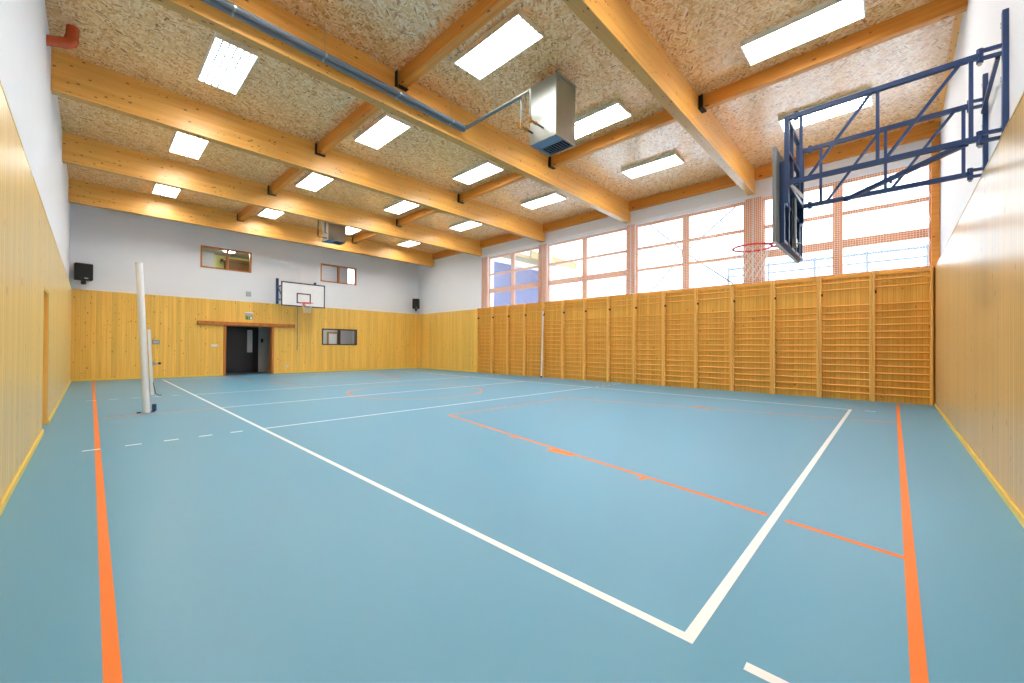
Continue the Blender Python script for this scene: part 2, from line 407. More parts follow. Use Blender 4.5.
for j, y in enumerate(LYc):
    for i, x in enumerate(LX):
        if first: o = lamp0; first = False; o.location = (x, y, ZC)
        else: o = dup(lamp0, (x, y, ZC))
        o['label'] = 'white louvred ceiling light %s, %s' % (lcol[i], lrow[j])

# ------------------------------------------------------------------ windows of the long wall
for k, (a, b) in enumerate(WU):
    e = bpy.data.objects.new('window_%d' % (k+1), None); C.objects.link(e); e.location = (13.08, (a+b)/2, WZ0); struct(e)
    x0, x1 = 13.04, 13.12; mb = MB(); fw = .07; mid = (a+b)/2; mw = .1
    mb.box(x0, x1, a, a+fw, WZ0, WZ1); mb.box(x0, x1, b-fw, b, WZ0, WZ1)
    mb.box(x0, x1, a+fw, b-fw, WZ1-.08, WZ1); mb.box(x0, x1, a+fw, b-fw, WZ0, WZ0+.08)
    mb.build('window_frame', M['frame'], e)
    MB().box(x0-.01, x1, mid-mw, mid+mw, WZ0+.081, WZ1-.081).build('mullion', M['frame'], e)
    tz = [(4.62, 4.71), (3.79, 4.0) if k != 2 else (3.88, 3.97)]
    for (z0, z1) in tz:
        for (p, q) in ((a+fw+.001, mid-mw-.001), (mid+mw+.001, b-fw-.001)):
            MB().box(x0, x1, p, q, z0, z1).build('transom', M['frame'], e)
    zz = [WZ0+.08, tz[1][0], tz[1][1], tz[0][0], tz[0][1], WZ1-.08]
    for (p, q) in ((a+fw, mid-mw), (mid+mw, b-fw)):
        for z0, z1 in ((zz[0], zz[1]), (zz[2], zz[3]), (zz[4], zz[5])):
            MB().box(13.078, 13.084, p, q, z0, z1).build('pane', M['glass'], e)
for k, (a, b, nm) in enumerate(((2.69, 3.09, 'behind the near basketball hoop, under the closest main beam'), (6.49, 6.79, 'under the beam that carries the pipes'),
                 (10.39, 10.82, 'under the middle main beam, above the leaning white pole'), (13.97, 14.35, 'at the far end of the windows'))):
    mb = MB(); g = .013; m_ = (a+b)/2
    mb.cbox(XW-.03, XW+.029, a, m_-g, ZP+.01, WZ1+.02, .004); mb.cbox(XW-.03, XW+.029, m_+g, b, ZP+.01, WZ1+.02, .004)
    o = thing('timber_post', 'reddish timber post between windows, '+nm, 'post', (XW, m_, ZP), 'posts between the windows')
    mb.build('board_pair', M['frame'], o); MB().box(XW-.02, XW+.028, m_-g, m_+g, ZP+.01, WZ1+.02).build('filler_strip', M['white'], o)
mb = MB().cbox(XW-.06, XW+.029, YR-.07, -.62, ZP+.02, 6.0, .004); mb.build('timber_post', M['purlin'], org=(XW, -.65, ZP))
tag(C.objects[-1], 'orange timber post in the corner beside the nearest window and the right wall', 'post', 'posts between the windows')
# cross brace outside
t = thing('cross_brace', 'thin steel wind bracing rods crossing outside the third window', 'brace', (13.3, 4.76, 3.1))
cy_, cz_ = 4.93, 4.36
for (y, z) in ((6.3, 5.7), (3.2, 5.7), (6.3, 2.95), (3.2, 2.95)):
    MB().cyl((13.35, cy_, cz_), (13.35, y, z), .022, 8).build('rod', M['black'], t)
MB().cyl((13.33, cy_, cz_), (13.37, cy_, cz_), .1, 20).build('centre_plate', M['black'], t)

# protective net in front of the windows
t = thing('protective_net', 'white ball stop net hanging in front of the long row of windows', 'net', (12.9, 6.8, 3.1))
mb = MB(); x = 12.905; c = .003; y0, y1, z0, z1 = -.58, 14.25, 3.12, 5.6
k = 0; y = y0
def wob(y, z): return .008*math.sin(y*2.1)*math.sin((z-3)*1.3)
while y < y1: mb.box(x-c, x+c, y-c, y+c, z0, z1); y += .05
z = z0
while z < z1: mb.box(x-c, x+c, y0, y1, z-c, z+c); z += .05
nn = mb.build('net_mesh', M['cord'], t)
pts = [(x, y0-.02+.035*abs(math.sin((3.12+i*.04)*PI/.52)), 3.12+i*.04) for i in range(62)]
MB().tube(pts, .006, 6).tube([(x, y0, z1), (x, y1, z1)], .007, 6).tube([(x, y0, z0), (x, y1, z0)], .006, 6).tube([(x, y1, z0), (x, y1, z1)], .006, 6).build('edge_rope', M['cord'], t)

# ------------------------------------------------------------------ wall bars
RZ = [2.89,2.72,2.31,2.14,1.98,1.82,1.66,1.5,1.33,1.17,1.0,.84,.67,.5,.34,.17]
t = thing('wall_bars', 'x', 'wall bars', (12.94, 0, 0), 'wall bars along the window wall')
Wd = 1.008
for yy in (.004, Wd-.046):
    MB().cbox(12.82, 12.935, yy, yy+.042, .001, 3.1, .006).build('upright', M['bars'], t)
for z in RZ:
    r = MB(); R = .019
    pts = [(12.865, .047, z), (12.865, Wd-.047, z)]
    r.tube(pts, R, 10); 
    for i, v in enumerate(r.v): r.v[i] = (v[0], v[1], z+(v[2]-z)*1.15)
    r.build('rung', M['rung'], t, smooth=True)
MB().cbox(12.9, 12.935, .047, Wd-.047, 3.0, 3.09, .004).build('top_rail', M['rung'], t)
MB().box(12.815, 12.9, Wd-.075, Wd-.048, 2.58, 2.64).cyl((12.81, Wd-.06, 2.61), (12.9, Wd-.06, 2.61), .012, 8).build('wall_hook', M['black'], t)
bn = ['beside the corner with the right wall', 'second from the right wall corner', 'third from the right wall corner', 'fourth from the right wall corner',
      'fifth from the right wall corner', 'sixth from the right wall corner', 'seventh from the right wall corner', 'middle one of the fifteen sections',
      'seventh from the far end of the bars', 'sixth from the far end of the bars', 'just right of the leaning white pole', 'just left of the leaning white pole',
      'third from the far end of the bars', 'second from the far end of the bars', 'at the far end where plain panelling begins']
for k in range(15):
    y = -.645 + k*1.0125
    if k == 0: o = t; o.location = (12.94, y, 0)
    else: o = dup(t, (12.94, y, 0))
    o['label'] = 'varnished wooden wall bars section, ' + bn[k]

# ------------------------------------------------------------------ openings in the back wall
door = bpy.data.objects.new('door_1', None); C.objects.link(door); door.location = (4.65, YB, 0); struct(door)
mb = MB().cbox(DB[0]-.07, DB[0]+.02, YB-.03, YB+.31, .001, DB[3], .004).cbox(DB[1]-.02, DB[1]+.07, YB-.03, YB+.31, .001, DB[3], .004)
mb.cbox(DB[0]-.07, DB[1]+.07, YB-.02, YB+.31, DB[3]-.02, DB[3]+.03, .003); mb.build('door_frame', M['jamb'], door)
MB().cbox(2.86, 6.4, YB-.11, YB-.001, 2.06, 2.2, .008).build('sliding_track', M['jamb'], door)
# corridor behind
cor = struct(MB().box(3.0, 4.97, 21.6, 21.7, 0, 2.6).build('wall_corridor', M['charcoal']))
struct(MB().box(5.42, 6.4, 21.58, 21.7, 0, 2.6).build('wall_corridor_grey', M['greywall']))
struct(MB().box(4.97, 5.42, 21.6, 21.7, 2.0, 2.6).build('wall_corridor_lintel', M['charcoal']))
struct(MB().box(2.9, 3.0, 20.11, 21.7, 0, 2.6).box(6.4, 6.5, 20.11, 21.7, 0, 2.6).build('wall_corridor_side', M['charcoal']))
struct(MB().box(2.9, 6.5, 20.11, 21.9, -.1, 0).build('floor_corridor', M['darkfloor']))
struct(MB().box(2.9, 6.5, 20.11, 21.9, 2.6, 2.7).build('ceiling_corridor', M['greywall']))
d2 = bpy.data.objects.new('door_2', None); C.objects.link(d2); d2.location = (5.3, 21.6, 0); struct(d2)
MB().cbox(5.181, 5.419, 21.6, 21.66, .001, 2.0, .004).build('door_leaf', M['black'], d2)
MB().box(4.97, 5.18, 21.6, 21.66, .92, 1.95).build('side_pane', M['wplastic'], d2)
MB().box(4.97, 5.18, 21.6, 21.66, 1.951, 2.0).build('upper_panel', M['charcoal'], d2)
MB().box(4.97, 5.18, 21.6, 21.66, .001, .918).build('lower_panel', M['charcoal'], d2)
MB().cbox(5.52, 5.6, 21.53, 21.58, 1.38, 1.56, .004).build('wall_intercom', M['black'], org=(5.56, 21.58, 1.4))
tag(C.objects[-1], 'small black device on the grey corridor wall seen through the open doorway', 'wall device')
# back wall windows
def bwin(name, h, mat, split):
    e = bpy.data.objects.new(name, None); C.objects.link(e); e.location = ((h[0]+h[1])/2, YB, h[2]); struct(e)
    f = .055; y0, y1 = YB-.01 if h[3] < 3 else YB+UW-.02, YB+.2
    mb = MB().box(h[0], h[0]+f, y0, y1, h[2], h[3]).box(h[1]-f, h[1], y0, y1, h[2], h[3])
    mb.box(h[0]+f, h[1]-f, y0, y1, h[2], h[2]+f).box(h[0]+f, h[1]-f, y0, y1, h[3]-f, h[3]); mb.build('window_frame', mat, e)
    MB().box(split-.04, split+.04, y0+.01, y1-.02, h[2]+f, h[3]-f).build('mullion', mat, e)
    for a, b in ((h[0]+f, split-.04), (split+.04, h[1]-f)): MB().box(a, b, y0+.05, y0+.056, h[2]+f, h[3]-f).build('pane', M['glass'], e)
bwin('window_5', HB[0], M['jamb'], 3.86); bwin('window_6', HB[1], M['jamb'], 8.43); bwin('window_7', HB[2], M['darkframe'], 8.47)
def room(nm, x0, x1, y1, z0, z1, mat, lampx, hole=None, floormat=None):
    y0 = YB+.31
    mb = holes_wall('y', y1, y1+.1, x0-.1, x1+.1, z0, z1, [hole] if hole else [])
    mb.box(x0-.1, x0, y0, y1, z0, z1).box(x1, x1+.1, y0, y1, z0, z1)
    struct(mb.build('wall_'+nm, mat))
    struct(MB().box(x0-.1, x1+.1, y0, y1+.1, z1, z1+.1).build('ceiling_'+nm, M['greywall']))
    struct(MB().box(x0-.1, x1+.1, y0, y1+.1, z0-.1, z0).build('floor_'+nm, floormat or M['shelf']))
room('upper_left_room', 2.2, 5.6, 23.2, 3.4, 5.5, M['limewall'], 3.9)
room('upper_right_room', 7.0, 10.8, 22.6, 3.4, 5.75, M['greywall'], 8.5, hole=(10.1, 10.6, 4.2, 5.7))
room('lower_right_room', 7.0, 10.4, 22.6, 0, 2.6, M['greywall'], 8.5, floormat=M['darkfloor'])
def rlamp(x, y, z, lab, r=.22):
    t = thing('ceiling_lamp', lab, 'lamp', (x, y, z))
    MB().cyl((x, y, z-.03), (x, y, z), r, 24).build('lamp_base', M['housing'], t)
    MB().tube([(x, y, z-.1), (x, y, z-.07), (x, y, z-.031)], r, 24, rs=[r*.6, r*.92, r*.95]).build('lamp_shade', M['lens2'], t, smooth=True)
rlamp(4.25, 21.6, 5.5, 'round glowing ceiling lamp in the lime green room behind the upper left window')
rlamp(8.4, 21.5, 5.75, 'added unseen lamp brightening the grey room behind the upper right window', .2)  # out of view, added only to brighten the grey room
rlamp(8.4, 21.3, 2.6, 'added unseen lamp brightening the room behind the dark-framed low window', .2)  # added out of sight as fill light for the lower room
o = thing('cupboard', 'brown open cupboard standing in the lime green room behind the upper left window', 'cupboard', (4.8, 23.0, 3.4))
MB().box(4.35, 5.3, 22.7, 23.15, 3.4, 5.2).box(4.2, 5.35, 22.6, 23.15, 5.2, 5.3).build('cupboard_body', M['shelf'], o)
MB().box(4.4, 4.85, 22.69, 22.7, 3.5, 5.1).build('cupboard_door', M['shelf'], o)
MB().box(3.0, 3.9, 22.7, 23.15, 3.4, 5.6).build('locker', M['grey'], org=(3.45, 22.9, 3.4)); tag(C.objects[-1], 'tall grey locker at the left inside the lime green upper room', 'locker')
t = thing('door_frame', 'pale timber framed doorway inside the room behind the dark-framed low window', 'door frame', (9.25, 22.5, 0))
MB().box(8.95, 9.03, 22.5, 22.59, 0, 2.0).box(9.48, 9.56, 22.5, 22.59, 0, 2.0).box(9.03, 9.48, 22.5, 22.59, 1.92, 2.0).build('frame_boards', M['eave'], t)
MB().box(9.031, 9.479, 22.55, 22.59, 0.001, 1.919).build('leaf', M['wplastic'], t)

# doorway in the left wall
d3 = bpy.data.objects.new('door_3', None); C.objects.link(d3); d3.location = (XL-.2, 9.0, 0); struct(d3)
MB().box(XL-UW-.25, XL-.004, DL[0], DL[0]+.03, 0.001, DL[3]-.03).box(XL-UW-.25, XL-.004, DL[1]-.03, DL[1], 0.001, DL[3]-.03).box(XL-UW-.25, XL-.004, DL[0], DL[1], DL[3]-.03, DL[3]).build('door_frame', M['bars'], d3)
MB().cbox(XL-.29, XL-.25, DL[0]+.031, DL[1]-.031, .003, DL[3]-.031, .004).build('door_leaf', M['panel_y'], d3)
MB().cyl((XL-.25, 8.62, 1.02), (XL-.2, 8.62, 1.02), .01, 10).cyl((XL-.205, 8.62, 1.02), (XL-.205, 8.74, 1.02), .009, 10).build('door_handle', M['steel'], d3)

# ------------------------------------------------------------------ basketball goals
def hoop_net(mb, c, R, r2, h, n=12, rows=6, rad=.003):
    for sgn in (1, -1):
        for k in range(n):
            pts = []
            for j in range(rows+1):
                t = 2*PI*(k + sgn*j*.5)/n; f = j/rows; rr = R + (r2-R)*(1-(1-f)**1.8)
                pts.append((c[0]+rr*math.cos(t), c[1]+rr*math.sin(t), c[2]-.01-h*f))
            mb.tube(pts, rad, 4)
def goal_board(parent, cx, y, zb, facing, w=1.8, h=1.05, th=.03, back=None):
    """y: front face plane; facing -1 looks to -Y, +1 looks to +Y"""
    s = facing; yb = y - s*th
    b = MB().cbox(cx-w/2, cx+w/2, min(y, yb), max(y, yb), zb, zb+h, .003).build('backboard', [M['wplastic']], parent)
    if back: MB().box(cx-w/2+.01, cx+w/2-.01, yb-s*.004, yb, zb+.01, zb+h-.01).box(cx-w/2-.012, cx-w/2-.001, min(y,yb), max(y,yb), zb, zb+h).build('back_sheet', back, b)
    mk = MB(); e = .05; f0, f1 = (y, y+s*.003)
    def mbx(x0, x1, z0, z1): mk.box(x0, x1, min(f0, f1), max(f0, f1), z0, z1)
    mbx(cx-w/2, cx+w/2, zb, zb+e); mbx(cx-w/2, cx+w/2, zb+h-e, zb+h); mbx(cx-w/2, cx-w/2+e, zb+e, zb+h-e); mbx(cx+w/2-e, cx+w/2, zb+e, zb+h-e)
    q0, q1, r0, r1 = cx-.295, cx+.295, zb+.15, zb+.60
    mbx(q0, q1, r0, r0+e); mbx(q0, q1, r1-e, r1); mbx(q0, q0+e, r0+e, r1-e); mbx(q1-e, q1, r0+e, r1-e)
    mk.build('board_marking', M['black'], b)
    rz = zb+.15; rc = (cx, y+s*.40, rz)
    r = MB().ring(rc, .235, .014, 36, 8)
    r.box(cx-.07, cx+.07, min(y+s*.002, y+s*.03), max(y+s*.002, y+s*.03), rz-.11, rz+.012)
    r.bar((cx-.06, y+s*.02, rz), (cx-.11, y+s*.2, rz), .02, .02).bar((cx+.06, y+s*.02, rz), (cx+.11, y+s*.2, rz), .02, .02)
    r.bar((cx, y+s*.02, rz-.08), (cx, y+s*.175, rz-.008), .03, .012)
    rim = r.build('rim', M['rim'], parent, smooth=True)
    nb = MB(); hoop_net(nb, rc, .225, .14, .42); nb.build('hoop_net', M['cord'], rim)

# far goal on the back wall
t = thing('basketball_goal', 'white basketball backboard with black border on the back wall above the doorway', 'basketball goal', (6.48, YB, 2.95))
goal_board(t, 6.48, 18.91, 2.95, -1, 1.82, 1.05)
for x in (5.68, 7.28):
    MB().box(x-.04, x+.04, YB-.06, YB+UW, 3.09, 4.22).build('wall_column', M['navy'], t)
    mb = MB()
    for z in (3.25, 3.85): mb.bar((x, YB-.06, z), (x, 18.99, z), .05, .05)
    mb.bar((x, YB-.06, 3.85), (x, 19.0, 3.27), .035, .035).bar((x, 18.97, 3.0), (x, 18.97, 3.95), .05, .05); mb.build('side_arm', M['navy'], t)
mb = MB()
for z in (3.0, 3.42, 3.95): mb.bar((5.6, 18.96, z), (7.36, 18.96, z), .035, .05)
mb.build('back_frame', M['navy'], t)
mb = MB().cyl((6.5, 19.72, 1.02), (6.5, 19.72, 3.3), .011, 8)
for i in range(38): mb.cyl((6.5, 19.72, 1.05+i*.06), (6.5, 19.72, 1.075+i*.06), .017, 8)
mb.cyl((6.5, 19.72, 3.3), (6.5, 19.0, 3.3), .011, 8)
mb.build('height_crank_rod', M['steeldark'], t)

# near goal on swing trusses fixed to the right wall
NX, FX, GY = 5.70, 6.79, .92
ZT, ZB = 3.985, 3.215
t = thing('basketball_goal', 'large navy steel truss frame on the right wall holding a backboard seen from behind', 'basketball goal', (6.25, YR, 3.2))
goal_board(t, 6.36, 1.03, 2.50, 1, 1.66, 1.12, back=M['backgrey'])
cz1 = {NX: 4.33, FX: 4.29}
for x in (NX, FX):
    mb = MB().cbox(x-.03, x+.03, YR-.08, YR-.04, ZP-.0+.016, cz1[x], .004)
    mb.build('wall_column', M['navy'], t)
    mb = MB()
    for z in (cz1[x]-.08, 3.75, 3.3):
        mb = MB(); mb.cyl((x+.03, YR-.055, z), (x+.13, YR-.055, z), .009, 8).cyl((x+.05, YR-.055, z), (x+.065, YR-.055, z), .017, 8).build('anchor_bolt', M['steel'], t)
    tr = MB(); ya_, ym_, yb_, hy = (-.53, .12, .78, -.585) if x == NX else (-.575, .07, .71, -.625)
    tr.bar((x, hy+.02, ZT), (x, GY, ZT), .045, .05).bar((x, hy+.02, ZB), (x, GY, ZB), .045, .05)
    for y in (ya_, ym_, yb_): tr.bar((x, y, ZB), (x, y, ZT), .03, .03, up=(0,1,0))
    tr.bar((x, yb_-.06, ZB), (x, ym_+.04, ZT), .028, .028).bar((x, ym_-.05, ZB), (x, ya_+.06, ZT), .028, .028)
    tr.build('truss_arm', M['navy'], t)
    for z in (ZT, ZB):
        hg = MB().bar((x-.02, hy+.01, z+.035), (x, YR-.045, z+.035), .03, .03).bar((x-.02, hy+.01, z-.035), (x, YR-.045, z-.035), .03, .03)
        hg.cyl((x, hy, z-.065), (x, hy, z+.065), .024, 12); hg.build('hinge', M['navy'], t)
        MB().cyl((x, hy, z-.085), (x, hy, z-.066), .015, 8).build('hinge_bolt', M['steel'], t)
        MB().cyl((x, GY-.09, z-.045), (x, GY-.09, z+.045), .024, 12).build('hinge', M['navy'], t)
MB().bar((FX, .46, ZB-.02), (NX, -.5, ZB-.02), .045, .045).cyl((6.33, .02, ZB-.06), (6.33, .02, ZB+.03), .012, 8).build('diagonal_brace', M['navy'], t)
MB().bar((NX+.03, YR-.02, ZT-.05), (FX-.03, YR-.04, ZT-.12), .03, .03).build('diagonal_brace', M['navy'], t)
# carrier frame between trusses and board
mb = MB()
for x in (NX, FX): mb.bar((x, GY, 2.98), (x, GY, ZT+.02), .05, .045, up=(0,1,0))
mb.bar((NX, GY, ZT), (FX, GY, ZT), .045, .05).bar((NX, GY, ZB), (FX, GY, ZB), .045, .05).bar((NX, GY, 3.6), (FX, GY, 3.6), .04, .04)
mb.bar((NX+.3, GY, ZB), (NX+.3, GY, ZT), .04, .04, up=(0,1,0)).bar((FX-.3, GY, ZB), (FX-.3, GY, ZT), .04, .04, up=(0,1,0))
mb.build('carrier_frame', M['navy'], t)
mb = MB()
for x in (6.0, 6.2, 6.5, 6.79): mb.bar((x, .965, 2.53), (x, .965, 3.5), .045, .05, up=(0,1,0))
for z in (2.54, 3.02, 3.47): mb.bar((5.75, .972, z), (7.1, .972, z), .05, .04)
mb.bar((5.75, .972, 2.52), (5.75, .972, 3.5), .04, .05, up=(0,1,0)).bar((7.04, .972, 2.52), (7.04, .972, 3.5), .04, .05, up=(0,1,0))
mb.build('back_frame', M['navy'], t)
MB().cyl((6.27, .925, 2.56), (6.27, .925, 3.2), .018, 12).cyl((6.27, .925, 2.6), (6.27, .86, 2.6), .012, 8).box(6.2, 6.34, .90, .945, 2.56, 2.66).build('height_spindle', M['steel'], t)
MB().bar((NX+.07, .88, 3.20), (NX+.07, .76, 3.02), .025, .03).build('stop_strut', M['wplastic'], t)

# ------------------------------------------------------------------ heaters and pipes
def heater(lab, x0, y0, z0, z1, sx=.6, sy=.62):
    t = thing('air_heater', lab, 'heater', (x0+sx/2, y0+sy/2, z0), 'sheet metal air heaters')
    MB().cbox(x0, x0+sx, y0, y0+sy, z0+.05, z1, .006).build('casing', M['steel'], t)
    mb = MB(); e = .025
    mb.box(x0, x0+e, y0, y0+sy, z0, z0+.05).box(x0+sx-e, x0+sx, y0, y0+sy, z0, z0+.05).box(x0+e, x0+sx-e, y0, y0+e, z0, z0+.05).box(x0+e, x0+sx-e, y0+sy-e, y0+sy, z0, z0+.05)
    mb.build('outlet_frame', M['steel'], t)
    n = 9
    for k in range(n):
        yy = y0+e+(sy-2*e)*(k+.5)/n
        g = MB()
        for (xa, xb) in ((x0+e+.002, x0+sx/2-.008), (x0+sx/2+.008, x0+sx-e-.002)):
            a = .5 if xa < x0+sx/2-.1 else -.5
            g.bar((xa, yy, z0+.022), (xb, yy, z0+.022), .045, .004, up=(0, math.sin(a), math.cos(a)))
        g.build('louvre_blade', M['silvergrille'], t)
    MB().box(x0+e, x0+sx-e, y0+e, y0+sy-e, z0+.044, z0+.049).build('dark_core', M['black'], t)
    for (x, y) in ((x0+.06, y0-.02), (x0+sx-.06, y0-.02), (x0+.06, y0+sy+.02), (x0+sx-.06, y0+sy+.02)):
        MB().box(x-.02, x+.02, y-.02, y+.02, z1-.12, z1-.1).cyl((x, y, z1-.14), (x, y, ZC), .006, 8).build('hanging_bracket', M['steel'], t)
    MB().box(x0+.02, x0+sx-.02, y0-.04, y0-.002, z1-.03, z1).build('mounting_rail', M['steel'], t)
    MB().box(x0+.02, x0+sx-.02, y0+sy+.002, y0+sy+.04, z1-.03, z1).build('mounting_rail', M['steel'], t)
    MB().box(x0+.1, x0+.34, y0+.1, y0+.4, z1+.001, z1+.05).build('junction_box', M['silvergrille'], t)
    return t
heater('tall galvanised sheet metal air heater hanging near the camera with louvred underside', 5.70, 4.37, 5.06, 6.17)
heater('small distant sheet metal air heater hanging before the farthest main beam', 6.2, 15.6, 5.3, 6.25, .68, .6)
# twin pipes clipped to the second beam
t = thing('heating_pipes', 'pair of grey insulated pipes running along the second main beam to the near heater', 'pipes', (3, 6.5, 5.8))
PXc = 5.33
for k, (z, y, x) in enumerate(((5.80, 6.57, PXc+.045), (5.80, 6.45, PXc))):
    MB().tube([(XL-UW+.0, y, z), (x-.04, y, z), (x-.01, y-.01, z), (x, y-.04, z), ], .042, 14).build('pipe_run', M['steeldark'], t, smooth=True)
    MB().tube([(x, y-.03, z), (x, (4.92 if k == 0 else 4.66), z)], .02, 12).build('branch_pipe', M['pipe'], t, smooth=True)
for k, (x, y) in enumerate(((PXc+.045, 4.92), (PXc, 4.66))):
    zb_ = 5.32
    MB().tube([(x, y, 5.8), (x, y, zb_)], .016, 10).build('riser_pipe', M['pipe'], t, smooth=True)
    mb = MB().cyl((x, y, zb_), (x, y, zb_-.1), .026, 10).cyl((x, y, zb_-.05), (x+.13, y, zb_-.05), .018, 10).cyl((x+.12, y, zb_-.05), (x+.17, y, zb_-.05), .032, 12)
    mb.bar((x-.02, y-.03, zb_-.02), (x-.02, y+.07, zb_-.02), .012, .012); mb.build('valve', M['brass'], t, smooth=True)
    MB().cyl((x+.17, y, zb_-.05), (5.6985, y, zb_-.05), .017, 10).build('connector', M['black'], t)
for x in (.2, 1.3, 2.5, 3.8, 5.0):
    MB().tube([(x-.012, 6.57, 5.8), (x+.012, 6.57, 5.8)], .047, 14).tube([(x-.012, 6.45, 5.8), (x+.012, 6.45, 5.8)], .047, 14).cyl((x, 6.51, 5.8), (x, 6.51, 6.33), .004, 6).box(x-.01, x+.01, 6.45, 6.648, 5.797, 5.803).build('pipe_clip', M['steel'], t)
MB().cyl((PXc+.045, 5.6, 5.83), (PXc+.045, 5.6, 6.33), .005, 6).box(PXc-.03, PXc+.12, 5.59, 5.61, 5.83, 5.838).build('pipe_hanger', M['steel'], t)
t = thing('heater_supply_pipe', 'thin dark pipe loop beside the distant heater', 'pipes', (5.85, 15.75, 5.4))
MB().tube([(5.86, 15.7, 6.33), (5.86, 15.7, 5.36), (6.19, 15.7, 5.36)], .02, 8).build('pipe_run', M['black'], t)
MB().tube([(6.12, 15.7, 6.33), (6.12, 15.7, 5.55), (6.19, 15.7, 5.55)], .016, 8).build('pipe_branch', M['black'], t)
# red brown pipe elbow by the left wall
t = thing('drain_pipe', 'glossy red brown plastic pipe elbow where the left wall meets the ceiling', 'pipe', (-.3, 9.5, 5.95))
P0, P1, P2 = Vector((-.58, 9.50, 5.93)), Vector((-.26, 9.52, 6.04)), Vector((-.24, 9.56, 6.36))
MB().tube([P0, P0.lerp(P1, .5), P1.lerp(P0, .12), P1+(P2-P1)*.06, P1.lerp(P2, .4), P2], .075, 20).build('pipe_bend', M['copper'], t, smooth=True)
MB().tube([P1.lerp(P0, .32), P1.lerp(P0, .16)], .083, 20).tube([P1.lerp(P2, .18), P1.lerp(P2, .3)], .083, 20).build('socket_collar', M['copper'], t, smooth=True)

# ------------------------------------------------------------------ posts
t = thing('volleyball_post', 'thick white volleyball post standing upright on the floor near the left wall', 'post', (.72, 9.9, 0))
def lean(z): return .715 - .125*z/2.7
def prof(mb, r0, z0, z1, dx=0, n=20):
    base = len(mb.v)
    for z in (z0, z1):
        for k in range(n):
            a = 2*PI*k/n; mb.v.append((lean(z)+dx+r0*math.cos(a), 9.9+r0*1.15*math.sin(a), z))
    for k in range(n):
        l = (k+1) % n; mb.f.append([base+k, base+l, base+n+l, base+n+k]); mb.m.append(0)
    mb.f.append([base+k for k in range(n)][::-1]); mb.m.append(0); mb.f.append([base+n+k for k in range(n)]); mb.m.append(0)
    return mb
prof(MB(), .052, .001, 2.70).build('main_tube', M['alu'], t, smooth=True)
prof(MB(), .054, 2.70, 2.725).build('end_cap', M['wplastic'], t, smooth=True)
MB().bar((lean(.32)+.085, 9.86, .32), (lean(1.52)+.085, 9.86, 1.52), .04, .05, up=(0,1,0)).build('tension_rail', M['alu'], t)
mb = MB().cyl((lean(.85)+.11, 9.84, .9), (lean(.85)+.11, 9.92, .9), .04, 14).cyl((lean(.85)+.1, 9.86, .86), (lean(.85)+.2, 9.86, .9), .008, 8).cyl((lean(.9)+.2, 9.82, .9), (lean(.9)+.2, 9.9, .9), .012, 8)
mb.build('winch', M['steel'], t, smooth=True)
MB().cyl((lean(.85)+.2, 9.78, .9), (lean(.85)+.2, 9.82, .9), .022, 10).build('crank_grip', M['black'], t)
MB().tube([(lean(.5)+.1, 9.84, .55), (lean(.3)+.13, 9.83, .34), (lean(.3)+.19, 9.83, .3), (lean(.3)+.21, 9.83, .32)], .006, 6).build('hook', M['black'], t)
MB().cbox(.785, .845, 9.84, 9.94, .02, .15, .01).cyl((.80, 9.89, .001), (.80, 9.89, .02), .03, 12).build('foot_roller', M['navy'], t)
MB().cbox(.58, .64, 9.87, 9.92, .001, .02, .004).build('socket_lid', M['black'], t)
t = thing('badminton_post', 'slim white pole leaning upright against the wall bars', 'post', (12.74, 10.42, 0))
MB().tube([(12.70, 10.42, .03), (12.775, 10.40, 2.72)], .028, 14).build('pole', M['alu'], t, smooth=True)
MB().tube([(12.70, 10.42, .001), (12.70, 10.42, .06)], .036, 14).build('rubber_foot', M['black'], t, smooth=True)
MB().cyl((12.765, 10.34, 2.55), (12.765, 10.38, 2.55), .03, 12).build('pulley', M['steeldark'], t)

# ------------------------------------------------------------------ fittings on the back wall
def speaker(lab, cx, cy, z0, ang, w=.42, h=.44, d=.26):
    t = thing('loudspeaker', lab, 'speaker', (cx, cy, z0), 'black wall loudspeakers')
    ca, sa = math.cos(ang), math.sin(ang)
    def rot(mb):
        mb.v = [(cx+(x*ca-y*sa), cy+(x*sa+y*ca), z) for x, y, z in mb.v]; return mb
    rot(MB().cbox(-w/2, w/2, -d/2, d/2, z0, z0+h, .015)).build('cabinet', M['black'], t)
    rot(MB().cbox(-w/2+.02, w/2-.02, -d/2-.012, -d/2, z0+.03, z0+h-.02, .004)).build('grille', M['blacksteel'], t)
    rot(MB().box(w*.02, w*.22, -d/2-.014, -d/2-.0125, z0+.055, z0+.07)).build('badge', M['wplastic'], t)
    rot(MB().cyl((0, 0, z0-.13), (0, 0, z0), .06, 16).bar((0, 0, z0-.09), (0, d/2+.1, z0-.09), .06, .06)).build('wall_bracket', M['black'], t)
speaker('square black loudspeaker high in the left corner of the back wall', -.19, 19.60, 3.38, .12, .42, .55)
speaker('black loudspeaker turned sideways high in the right corner of the back wall', 12.62, 19.50, 3.36, -.75, .36, .56)
t = thing('emergency_light', 'small white emergency light box above the doorway', 'light', (4.6, YB, 2.52))
MB().cbox(4.46, 4.76, YB-.06, YB-.001, 2.52, 2.64, .01).build('housing', M['wplastic'], t)
MB().box(4.475, 4.745, YB-.063, YB-.0605, 2.53, 2.6).build('cover', M['grey'], t)
t = thing('exit_sign', 'small green emergency exit sign with running figure above the doorway', 'sign', (4.6, YB, 2.34))
MB().box(4.49, 4.75, YB-.006, YB-.001, 2.33, 2.46).build('sign_plate', M['green'], t)
mb = MB(); yf, yg = YB-.0085, YB-.0065
mb.box(4.66, 4.73, yf, yg, 2.345, 2.445)                                         # doorway
mb.cyl((4.615, yf, 2.435), (4.615, yg, 2.435), .009, 10)                         # head
